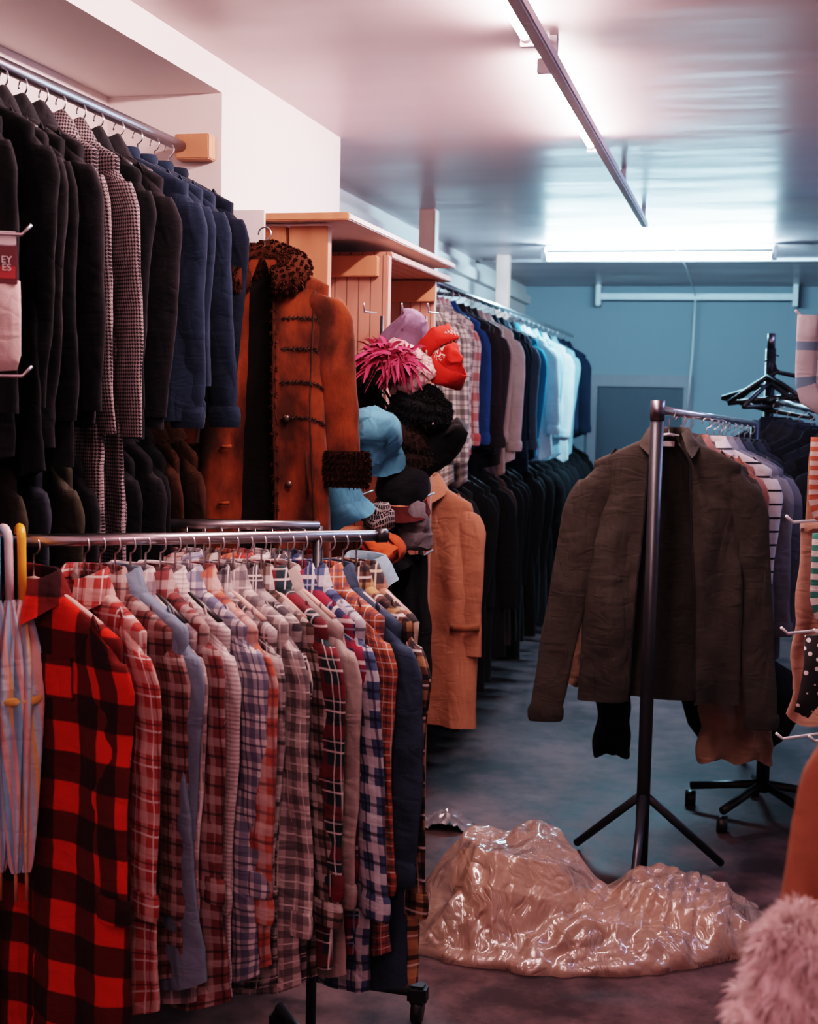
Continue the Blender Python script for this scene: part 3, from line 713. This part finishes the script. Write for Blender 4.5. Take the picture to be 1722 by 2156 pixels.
def block(x,y,cx,cy,rot,top,side,sx,sy):
    dx,dy=x-cx,y-cy; c_,s_=math.cos(rot),math.sin(rot); u=dx*c_+dy*s_; v=-dx*s_+dy*c_
    return min(top+.10*v-.12*u, side-abs(u)*side/sx*1.0, side-abs(v)*side/sy*1.0, side*1.05-(abs(u)/sx+abs(v)/sy)*side*.68)
vs=[];nR=110;nC=280
for i in range(nR):
    k=i/(nR-1)
    for j in range(nC):
        a=2*pi*j/nC; cv_=Vector((math.cos(a),math.sin(a),0))
        lob=1+.07*math.sin(2*a+.6)+.10*noise.noise(cv_*1.6+Vector((4,0,0)))+.08*noise.noise(cv_*5)
        rad=math.sin(k*pi/2)**.9
        x=.53*lob*rad*math.cos(a); y=.35*lob*rad*math.sin(a)
        wx=x+.03*noise.noise(Vector((x*5,y*5,1))); wy=y+.03*noise.noise(Vector((x*5,y*5,4)))
        h=max(block(wx,wy,-.22,.05,.25,.255,.46,.36,.30),block(wx,wy,.24,.02,-.25,.15,.27,.33,.26),block(wx,wy,.02,-.10,.1,.11,.17,.45,.26),.035)
        h*=max(0,1-k**7)
        p=Vector((x,y,h)); nn=Vector((math.cos(a)*k,math.sin(a)*k,1.1-k*.8)).normalized()
        p+=nn*crumple(p+Vector((3,1,0)))*min(1,.5+h*7); p.z=max(.004,p.z+.004); vs.append(p)
bg=thing('plastic_bag','large crumpled clear plastic sack wrapped round brown card','bag',(-.40,3.93,0),(0,0,.28))
obj('plastic_sack',mesh('plastic_sack',vs,grid_faces(nR,nC,True),M_BAG),bg)
KC=plain('brown_card',(.36,.19,.12),.8)
for (x,y,z,sx,sy,sz,r) in ((-.22,.05,.09,.34,.28,.13,(.12,.22,.15)),(.18,.02,.045,.44,.26,.05,(.03,-.05,-.2))):
    obj('card_sheet',box_me('card_sheet',sx,sy,sz,KC,.01),bg,(x,y,z),r)
vs=[]
for i in range(14):
    for j in range(14):
        x=(i/13-.5)*.18;y=(j/13-.5)*.13; vs.append((x+.01*noise.noise(Vector((y*40,1,0))),y,.05*max(0,1-(x*x+y*y)/.008)+.03*abs(noise.noise(Vector((x*40,y*40,3))))+.004))
thing('plastic_wrapper','small crumpled clear plastic wrapper on the concrete','wrapper',(-1.02,4.75,.0),me=mesh('plastic_wrapper',vs,grid_faces(14,14,False),plain('clear_plastic',(.18,.18,.20),.15),None,False))

# ------------------------------------------------------------------ hats
def dome(r,h,n=12): return [(r*math.cos(i/n*pi/2)**.8,h*math.sin(i/n*pi/2)) for i in range(n)]+[(.001,h)]
HG='hats on the display hooks'
def beanie(lab,loc,mat,r=.09,h=.13,rot=(0,0,0),bandm=None,disp=.022,name='knitted_hat',fur=0,fl=.02,fw=.0014):
    o=thing(name,lab,'hat',loc,rot,None,HG)
    me=revolve_me('crown',dome(r,h),mat,36,disp,16,loc[0]*9,1,.75); cr_=obj('crown',me,o)
    me2=revolve_me('brim',[(r*.95,-.02),(r*1.08,-.02),(r*1.12,.01),(r*1.08,.035),(r*.99,.035)],bandm or mat,36,disp*.7,16,2,1,.75); br=obj('brim',me2,o)
    if fur:
        fuzz(me,fur,fl,mat,cr_,fw); fuzz(me2,fur,fl,bandm or mat,br,fw)
    return o
def cap(lab,loc,mat,rot=(0,0,0),r=.085,brimm=None,name='cap'):
    o=thing(name,lab,'hat',loc,rot,None,HG)
    obj('crown',revolve_me('crown',dome(r,.10),mat,28,.012,14,loc[0]*5),o)
    vs=[]
    for i in range(6):
        for j in range(15):
            a=-pi*.36+pi*.72*j/14; rr_=r+.065*i/5*max(0,math.cos(a*1.2))
            vs.append((rr_*math.cos(a),rr_*math.sin(a),.0-.015*i/5-.03*(math.sin(a)**2)*i/5))
    obj('visor',mesh('visor',vs,grid_faces(6,15,False),brimm or mat),o)
    obj('cap_button',revolve_me('cap_button',[(.001,.006),(.006,.003),(.007,0)],mat,10),o,(0,0,.10)); return o
def bucket(lab,loc,mat,rot=(0,0,0),r=.085,name='bucket_hat'):
    o=thing(name,lab,'hat',loc,rot,None,HG)
    obj('crown',revolve_me('crown',[(r,0),(r*1.0,.03),(r*.97,.06),(r*.88,.09),(r*.6,.112),(.001,.118)],mat,40,.032,12,1),o)
    obj('brim',revolve_me('brim',[(r,.004),(r*1.12,-.01),(r*1.24,-.028),(r*1.34,-.05),(r*1.36,-.056)],mat,40,.030,12,1),o); return o
def feathers(mat,n=60,ln=.10,wd=.010):
    vs=[];fs=[]
    for i in range(n):
        d=Vector((R(-1,1),R(-1,.6),R(-.7,.9))).normalized(); L=ln*R(.5,1.1); s=d.cross(Vector((R(-1,1),R(-1,1),R(-1,1)))).normalized()
        b0=len(vs); K_=5; o_=Vector((R(-.05,.05),R(-.03,.03),R(-.02,.02)))
        for k in range(K_+1):
            t=k/K_; w=wd*math.sin(t*pi*.9+.15)
            c_=o_+d*L*t+Vector((0,0,-.5*L*t*t)); vs+= [c_-s*w,c_+s*w]
        for k in range(K_): fs.append((b0+2*k,b0+2*k+1,b0+2*k+3,b0+2*k+2))
    return mesh('feathers',vs,fs,mat)
PURP=fabric((.22,.15,.23),'mauve_felt'); CRM=two_stripe('cream_pink_fair_isle',(.62,.45,.42),(.42,.17,.21),.034,'v',.012,.72)
ZIG=two_stripe('red_white_zigzag_knit',(.50,.03,.02),(.66,.54,.50),.020,'v',.014,.5); TRQ=fabric((.09,.27,.38),'light_blue_fleece')
BRF=fabric((.028,.016,.012),'brown_black_fur'); RDK=fabric((.50,.03,.02),'red_knit'); PKF=fabric((.42,.055,.12),'pink_feather')
stand=thing('hat_stand','wire hat display stand with hooks beside the pine shelves','display stand')
for x in (-1.12,-.98): obj('upright',tube_me('upright',[(x,4.06,.0),(x,4.06,1.85)],.007,M_BLACKM,8),stand)
for z in (1.86,1.72,1.5,1.3,1.12):
    for x in (-1.14,-1.02,-.94): obj('hook',tube_me('hook',[(x,4.06,z),(x,3.93,z-.005),(x,3.915,z+.02)],.003,M_CHROME,6),stand)
bucket('mauve felt hat on the wire stand',(-1.04,4.0,1.75),PURP,(.3,.45,0),.062)
beanie('cream and pink patterned knitted hat',(-.98,3.95,1.65),CRM,.078,.14,(.35,-.6,0))
beanie('red and white zigzag knitted hat with red brim',(-.925,3.98,1.77),ZIG,.058,.12,(.2,2.5,0),RDK)
beanie('plain red knitted hat beneath zigzag hat',(-.890,3.96,1.67),RDK,.055,.09,(.3,.5,0))
fh=beanie('dark hat with pink feather trim',(-1.08,3.88,1.67),BRF,.06,.06,(.3,.2,0),name='feather_hat',fur=400)
fe=obj('feathers',feathers(PKF,520,.085,.006),fh,(.03,0,.06)); fe['label']='bright pink feathers'
fh=beanie('black hat with dark feather trim',(-1.15,3.95,1.60),BK,.050,.06,(.3,.2,0),name='feather_hat')
obj('feathers',feathers(BK,180,.09,.006),fh,(0,0,.03))
beanie('black fluffy fur hat',(-.955,3.93,1.56),BK,.08,.06,(.2,.2,0),disp=.02,name='fur_hat',fur=4500,fl=.018,fw=.002)
beanie('large dark brown fur hat',(-1.03,3.95,1.42),BRF,.095,.13,(.4,.1,0),disp=.03,name='fur_hat',fur=4000,fl=.012,fw=.002)
cap('black cap with dark red visor',(-1.01,3.93,1.31),BK,(0,.5,-1.4),brimm=fabric((.05,.010,.010),'dark_red'))
bucket('black felt hat with white trim',(-.93,3.99,1.45),BK,(.2,1.0,0),.055)
bucket('light blue fleece hat with wide brim',(-1.08,3.80,1.47),TRQ,(.8,.5,0),.078)
bucket('light blue fleece hat with floppy brim',(-1.15,3.68,1.30),TRQ,(.5,-.3,0),.066)
cap('plain black cap on the wire stand',(-1.04,3.94,1.15),BK,(0,.5,-1.9))
SPOT=plaid('black_white_speckle',(.02,.02,.025),[('b',.018,0,.3,W,.5)])
beanie('black and white speckled hat',(-1.05,3.80,1.23),SPOT,.045,.06,(.3,0,0))
beanie('orange-red knitted hat on its side',(-1.03,3.78,1.15),fabric((.46,.085,.03),'orange_red_knit'),.060,.09,(1.7,.3,0))
beanie('grey knitted hat on the wire stand',(-.97,3.90,1.17),fabric((.12,.11,.12),'grey_knit'),.055,.12,(.2,.2,0))
sc=thing('scarf','dark knitted scarf draped from the hat stand','scarf',(-1.0,3.92,1.12))
vs=[];us=[]
for i in range(24):
    k=i/23
    for j in range(16):
        u_=j/15-.5; vs.append((u_*.15*(1+.3*k)+.01*noise.noise(Vector((k*4,0,u_))),.018*math.sin(u_*26+k*2),-.42*k)); us.append((u_*.15,-.42*k))
obj('scarf_body',mesh('scarf_body',vs,grid_faces(24,16,False),BK,us),sc)
fuzz(mesh('tmp',[(u*.15,0,-.42) for u in (-.6,.6)]+[(u*.15,.01,-.43) for u in (.6,-.6)],[(0,1,2,3)]),160,.07,BK,sc,.002,3,.3,name='fringe')
garment('shirt','pale blue shirt hanging below the hats','shirt',(-1.0,3.50,1.22),-.5,F_((.22,.34,.41)),hw=.08,L=.36,sl=.0,style='coat',res=.5,hang=None)

# ------------------------------------------------------------------ umbrellas
def umbrella(lab,loc,cols,hm,rz=0):
    o=thing('umbrella',lab,'umbrella',loc,(R(-.03,.03),R(-.03,.03),rz),None,'folded umbrellas on the rail')
    hk=[(math.sin(a)*.022,0,math.cos(a)*.022) for a in [math.radians(x) for x in range(-90,91,20)]]+[(.022,0,-.05),(.022,0,-.12)]
    obj('handle',tube_me('handle',hk,.009,hm,10),o)
    mt=plaid('umbrella_panels',cols[0],[('u',.04,0,.35,cols[1],1),('u',.04,.5,.25,cols[2],1)],.05,.05)
    vs=[];us=[];n=48
    for i in range(30):
        k=i/29; r=.008+.033*math.sin(min(1,k*2.6)*pi/2)*(1-k)**.6
        for j in range(n):
            a=2*pi*j/n+k*1.2; rr_=r*(1+.30*math.sin(6*a+k*3))
            vs.append((.022+rr_*math.cos(a),rr_*math.sin(a),-.12-.56*k)); us.append((j/n*.2,k*.5))
    obj('canopy',mesh('canopy',vs,grid_faces(30,n,True),mt,us),o)
    obj('tip',tube_me('tip',[(.022,0,-.66),(.022,0,-.74)],.004,M_PINE,8),o)
    obj('strap',revolve_me('strap',[(.036,-.008),(.040,0),(.036,.008)],fabric((.70,.38,.12),'orange_strap'),20),o,(.022,0,-.32))
BLU=(.22,.38,.50); YEL=(.66,.40,.18); PNK=(.62,.36,.34); LB=(.38,.48,.56)
umbrella('pastel striped umbrella with pale blue handle',(-1.450,2.345,1.300),(BLU,PNK,LB),plain('blue_handle',(.16,.45,.66),.3),-.3)
umbrella('pastel striped umbrella with white handle',(-1.428,2.365,1.300),(PNK,BLU,LB),plain('white_handle',(.78,.66,.66),.3),-.6)
umbrella('pastel striped umbrella with yellow handle',(-1.404,2.386,1.300),(LB,PNK,YEL),plain('yellow_handle',(.85,.38,.05),.3),-.9)

# ------------------------------------------------------------------ socks
def sock(lab,loc,rot,mat,s=1,flip=1,name='sock',group=None):
    path=[(0,0,0),(0,0,-.06),(0,0,-.13),(.0,0,-.17),(.012*flip,0,-.205),(.045*flip,0,-.225),(.085*flip,0,-.23),(.105*flip,0,-.23)]
    me=tube_me('foot',path,.034*s,mat,20,ry=.010,radii=[1,1,.98,.95,1.05,1,.85,.4])
    for v in me.vertices: v.co*=s
    o=thing(name,lab,'sock',loc,rot,None,group); obj('foot',me,o); return o
hs=thing('display_stand','slim chrome display stand with thin peg hooks','display stand')
obj('upright',tube_me('upright',[(-1.42,2.05,0),(-1.42,2.05,2.1)],.010,M_CHROME,10),hs)
for z in (1.868,1.62): obj('hook',tube_me('hook',[(-1.42,2.05,z),(-1.25,2.135,z+.002),(-1.235,2.142,z+.02)],.0035,M_CHROME,6),hs)
sp=thing('sock_pack','pale pink socks on a dark red header card','socks',(-1.285,2.120,1.80),(0,0,.45))
obj('header_card',box_me('header_card',.060,.003,.07,plain('dark_red_card',(.09,.015,.02),.5),.001),sp,(0,0,.018))
obj('picture_patch',box_me('picture_patch',.05,.003,.022,plain('bright_red_patch',(.34,.03,.03),.5),.001),sp,(.002,-.0012,.003))
obj('top_card',box_me('top_card',.056,.003,.026,M_CARD,.001),sp,(0,0,.062))
obj('folded_socks',revolve_me('folded_socks',[(.001,-.11),(.025,-.108),(.034,-.08),(.033,0),(.030,.05),(.001,.055)],fabric((.66,.50,.48),'pale_pink_knit'),24,.004,20,sy=.35),sp,(.003,.01,-.06))
def text(body,parent,loc,size,mat,rot=(pi/2,0,0)):
    cu=bpy.data.curves.new('lettering','FONT'); cu.body=body; cu.size=size; cu.extrude=.0005; cu.align_x='CENTER'; cu.space_line=.8
    t=bpy.data.objects.new('t',cu); COL.objects.link(t); bpy.context.view_layer.update()
    me=bpy.data.meshes.new_from_object(t.evaluated_get(bpy.context.evaluated_depsgraph_get())); bpy.data.objects.remove(t)
    me.materials.clear(); me.materials.append(mat); me.name='lettering'
    return obj('lettering',me,parent,loc,rot)
text('EY\nES',sp,(.012,-.0035,.020),.017,M_CARD)

# ------------------------------------------------------------------ right edge display
ds=thing('sock_display','white wire display with peg hooks','display stand')
for q in ((.30,3.25),(.50,3.15)): obj('upright',tube_me('upright',[(*q,0),(*q,2.0)],.008,M_WHITEP,8),ds)
for z in (1.80,1.35,1.10,.86):
    for dx in (0,.035):
        obj('peg_hook',tube_me('peg_hook',[(.33+dx,3.22,z),(.11+dx*2,3.06,z-.01),(.095+dx*2,3.045,z+.005)],.0035,M_WHITEP,6),ds)
    obj('cross_wire',tube_me('cross_wire',[(.28,3.255,z),(.55,3.12,z)],.004,M_WHITEP,6),ds)
grp='socks on the wire display'
BW=two_stripe('blue_white_sock',(.66,.68,.72),(.22,.38,.52),.09,'v',0,.75)
sock('white and pale blue socks hanging on a peg',(.122,3.04,1.795),(0,0,.3),BW,.85,1,group=grp)
sock('white socks with pale blue bands',(.155,3.10,1.79),(0,0,.4),two_stripe('white_band_sock',(.72,.74,.78),(.35,.42,.50),.05,'v',0,.8),.9,1,group=grp)
sock('orange and white striped socks',(.160,3.06,1.53),(0,0,.35),two_stripe('orange_white_stripe',(.52,.15,.09),(.66,.54,.51),.026,'v'),.8,1,group=grp)
sock('green and white striped sock',(.175,3.04,1.32),(0,0,.3),two_stripe('green_white_stripe',(.05,.20,.17),(.63,.58,.56),.03,'v'),.85,1,group=grp)
ps=thing('sock','black sock with white polka dots','sock',(.175,3.06,1.09),(0,0,.3),None,grp)
pmt,pnt,pb=new_mat('polka_dot_knit'); vv=N(pnt,'ShaderNodeTexVoronoi'); vv.inputs['Scale'].default_value=55; pnt.links.new(coord(pnt),vv.inputs['Vector'])
pnt.links.new(mix(pnt,math_(pnt,'LESS_THAN',vv.outputs['Distance'],.28),(.012,.012,.015),(.65,.6,.58)),pb.inputs['Base Color']); pb.inputs['Roughness'].default_value=.9
obj('foot',tube_me('foot',[(0,0,0),(0,0,-.08),(-.01,0,-.14),(-.03,0,-.18)],.030,pmt,20,ry=.010,radii=[1,1,.95,.6]),ps)
TAN=fabric((.30,.155,.105),'tan_corduroy')
drape('trousers','tan cotton trousers hanging by the wire display','trousers',(.31,3.55,1.50),.3,.30,.62,TAN,2,seed=2,fa=.02)
drape('trousers','pinkish tan trousers hanging by the wire display','trousers',(.26,3.42,1.30),.3,.24,.48,fabric((.36,.205,.155),'pink_tan_cotton'),2,seed=5,fa=.022)
# ------------------------------------------------------------------ foreground coats
RU=fabric((.36,.17,.10),'tan_suede',.3)
garment('coat','tan suede coat hanging close to the aisle','coat',(.320,1.60,1.45),.2,RU,hw=.18,L=.95,sl=.62,b=.05,A=.02,style='coat',sr=.055,flare=1.3,sleeve_out=.085,seed=4.,hang='wood')
garment('coat','pinkish brown coat hanging close to the aisle','coat',(.40,1.48,1.43),.25,fabric((.32,.18,.14),'pink_brown_wool'),hw=.18,L=.95,sl=.62,b=.05,A=.02,style='coat',sr=.06,flare=1.35,sleeve_out=.13,seed=9.,hang='wood')
m,nt,b_=new_mat('pale_pink_fur'); c=coord(nt); n2=noise_tex(nt,50,4,c,.7)
nt.links.new(mix(nt,n2,(.60,.48,.45),(.92,.83,.80)),b_.inputs['Base Color']); b_.inputs['Roughness'].default_value=1; M_PF=m
prf=[(.001,.0),(.028,-.01),(.038,-.05),(.048,-.15),(.056,-.28),(.060,-.4),(.05,-.45)]
prf2=[]
for i in range(len(prf)-1):
    for k in range(5): prf2.append((prf[i][0]+(prf[i+1][0]-prf[i][0])*k/5,prf[i][1]+(prf[i+1][1]-prf[i][1])*k/5))
fs_=thing('fur_coat','pale pink fluffy fur sleeve hanging beside the suede coat','coat',(.082,1.44,1.055),(0,.10,0),None)
me=revolve_me('sleeve',prf2,M_PF,40,.020,28); so=obj('sleeve',me,fs_)
fuzz(me,12000,.026,M_PF,so,.0016,.4,.8,axis=True)
rf=thing('clothes_rack','dark clothes rack close to the aisle','clothes rack')
obj('rail',tube_me('rail',[(.38,1.2,1.455),(.29,2.3,1.455)],.014,M_STEEL,10),rf)
for q in ((.38,1.2),(.29,2.3)): obj('upright',tube_me('upright',[(*q,0),(*q,1.455)],.014,M_STEEL,10),rf)

# ------------------------------------------------------------------ world, camera, view
w=bpy.data.worlds.new('World'); SC.world=w; w.use_nodes=True; w.node_tree.nodes['Background'].inputs[0].default_value=(1.,.58,.63,1); w.node_tree.nodes['Background'].inputs[1].default_value=.36
cam=bpy.data.cameras.new('camera'); co=bpy.data.objects.new('camera',cam); COL.objects.link(co); SC.camera=co
rows=[[0.96920770,0.24535474,0.02091683],[-0.04141350,0.07867916,0.99603939],[0.24273728,-0.96623528,0.08641744]]
mw=Matrix(((rows[0][0],rows[1][0],rows[2][0],0),(rows[0][1],rows[1][1],rows[2][1],0),(rows[0][2],rows[1][2],rows[2][2],1.6),(0,0,0,1)))
co.matrix_world=mw
cam.sensor_fit='VERTICAL'; cam.sensor_height=36; cam.lens=2800/2156*36; cam.clip_start=.05
cam.dof.use_dof=True; cam.dof.focus_distance=3.4; cam.dof.aperture_fstop=5.0
SC.view_settings.view_transform='Filmic'; SC.view_settings.look='High Contrast'; SC.view_settings.exposure=.2; SC.view_settings.gamma=1.05
